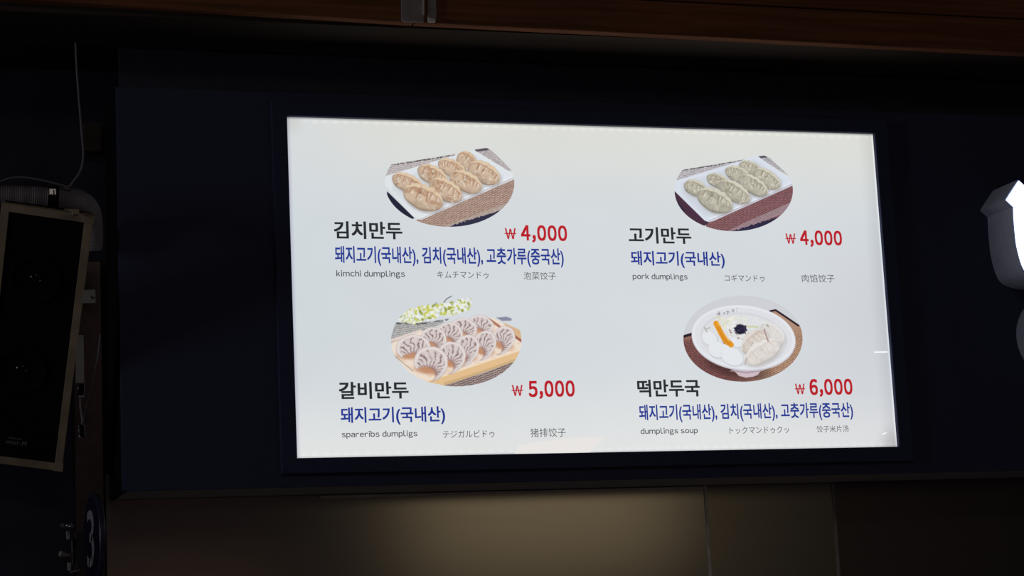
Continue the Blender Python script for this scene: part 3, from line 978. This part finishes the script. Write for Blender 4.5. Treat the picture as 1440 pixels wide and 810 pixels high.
# ---------------------------------------------------------------- corrugated hose above the speaker
hose = thing('corrugated_hose', 'grey corrugated hose bending down behind the top of the loudspeaker', 'hose', at(66, 290, -0.1))
HY = -0.135
path = spline([at(-60, 276, HY), at(-10, 276, HY), at(30, 277, HY), at(68, 279, HY)], 40)
obj('ribbed_section', tube(path, lambda t: 0.0238+0.0013*math.sin(t*2*math.pi*38), 24), m_duct, hose, smooth=True)
path = spline([at(72, 279, HY), at(95, 279.5, HY+0.01), at(113, 284, HY+0.03), at(125, 296, HY+0.06), at(129, 318, HY+0.09), at(129, 350, HY+0.11)], 30)
obj('elbow_section', tube(path, lambda t: 0.0246+0.0005*math.sin(t*2*math.pi*34), 24), m_duct, hose, smooth=True)
path = spline([at(66.5, 278.8, HY), at(74, 279, HY), at(81.5, 279.3, HY)], 4)
obj('hose_clamp', tube(path, 0.0262, 24), m_gloss, hose)
obj('clamp_screw', boxm(at(68.5, 274.5, HY-0.034), at(79, 266.5, HY-0.020), 0.002), m_clamp, hose)
obj('clamp_slot', boxm(at(75, 273, HY-0.0355), at(76.3, 267.5, HY-0.030)), m_ink, hose)

cab = obj('signal_cable', tube(spline([at(x, y, HY-0.03) for x, y in ((106, 60), (108, 100), (111, 140), (115, 190), (117, 218), (113, 240), (103, 255), (97, 262), (88, 260.5), (62, 254), (35, 249.5), (15, 250.5), (-5, 257), (-40, 268))], 10), 0.0021, 8), m_cable, smooth=True)
cab['label'] = 'thin grey cable dropping from the ceiling and looping left over the corrugated hose'
cab['category'] = 'cable'
jb = thing('junction_box', 'faint dark junction box on the wall between hose and fascia', 'junction box', at(130, 210, 0.3))
jbx = at(118, 211, 0.24), at(142, 172, 0.24)
obj('box_body', boxm((jbx[0].x, 0.25, jbx[0].z), (jbx[1].x, 0.2995, jbx[1].z), 0.003), m_soffit, jb)
obj('box_lid', boxm((jbx[0].x-0.001, 0.243, jbx[0].z-0.001), (jbx[1].x+0.001, 0.2495, jbx[1].z+0.001), 0.002), m_soffit, jb)

# wooden offcut lying on the speaker's top rail
off = obj('wood_chip', prism([at(px, py, -0.26) for px, py in ((90, 293.5), (111, 294), (111.5, 301), (103, 301), (101, 297), (97, 295.5))], (0, 0.02, 0), 0.0008), m_rail)
off['label'] = 'small pale hooked block sitting on the top edge of the loudspeaker'
off['category'] = 'block'

# ---------------------------------------------------------------- round projecting number sign
DY = -0.10
c0_ = at(128.5, 760, DY)
sx = c0_.x
sign = thing('round_number_sign', 'round navy projecting sign with a white 3, seen nearly edge-on', 'sign', c0_)
RD = 0.100
mw = Matrix.Translation(c0_) @ Matrix.Rotation(math.radians(4.0), 4, 'Z') @ Matrix.Rotation(math.radians(90), 4, 'Y')
obj('disc', lathe([(RD-0.002, 0.0), (RD, 0.002), (RD, 0.011), (RD-0.002, 0.013)], 64, mw), m_rim, sign)
obj('disc_face', lathe([(RD-0.008, -0.0012), (RD-0.008, 0.0)], 64, mw), m_disc, sign)
me = text_mesh('3', 0, 1.0, .008)
co = np.zeros(len(me.vertices)*3); me.vertices.foreach_get('co', co); co = co.reshape(-1, 3)
lo, hi = co.min(0), co.max(0)
for v_ in me.vertices:
    a_ = (v_.co.x-lo[0])/(hi[0]-lo[0])-0.5
    b_ = (v_.co.y-lo[1])/(hi[1]-lo[1])-0.5
    v_.co = Matrix.Translation(c0_) @ Matrix.Rotation(math.radians(4.0), 4, 'Z') @ Vector((-0.0018, -a_*0.085, 0.004+b_*0.122))
obj('digit', me, m_digit, sign, 'white digit three')
card('mount_plate', [(101.5, 748), (119, 746), (119, 800), (108, 803), (101.5, 801)], -0.09, m_wall, sign, 0.004)
card('plate_edge', [(100.3, 760), (101.8, 760), (102.4, 792), (101, 794)], -0.092, m_clamp, sign, 0.004)
bp = [at(86.5, 739.5, -0.16), at(95, 739.5, -0.16), at(103.5, 739, -0.16)]
obj('bolt', tube(bp, 0.0044, 16), m_chrome, sign, smooth=True)
obj('bolt_head', tube([at(84.6, 739.5, -0.16), at(88.5, 739.5, -0.16)], 0.0055, 6), m_chrome, sign)
for x, y in ((93.3, 747), (104.8, 747), (95, 791.3), (106, 791)):
    obj('bracket_tab', prism([at(px, py, -0.13) for px, py in ((x, y), (x+5, y), (x+5, y+11.5), (x+0.5, y+11.5))], (0, 0.01, 0), 0.0008), m_bracket if x < 100 else m_soffit, sign)
nb = at(90, 780, -0.15)
obj('nut', lathe([(0.0055, 0), (0.0065, 0.001), (0.0065, 0.009), (0.0055, 0.010)], 6, Matrix.Translation(nb) @ Matrix.Rotation(math.radians(-75), 4, 'Y') @ Matrix.Rotation(math.radians(20), 4, 'X')), m_bracket, sign)
obj('threaded_rod', tube([at(88, 780, -0.142), at(102, 781, -0.11)], 0.0035, 10), m_bracket, sign, smooth=True)
card('bracket_foot', [(98, 804), (112, 800), (113, 801.8), (99, 806)], -0.13, m_clamp, sign, 0.006)
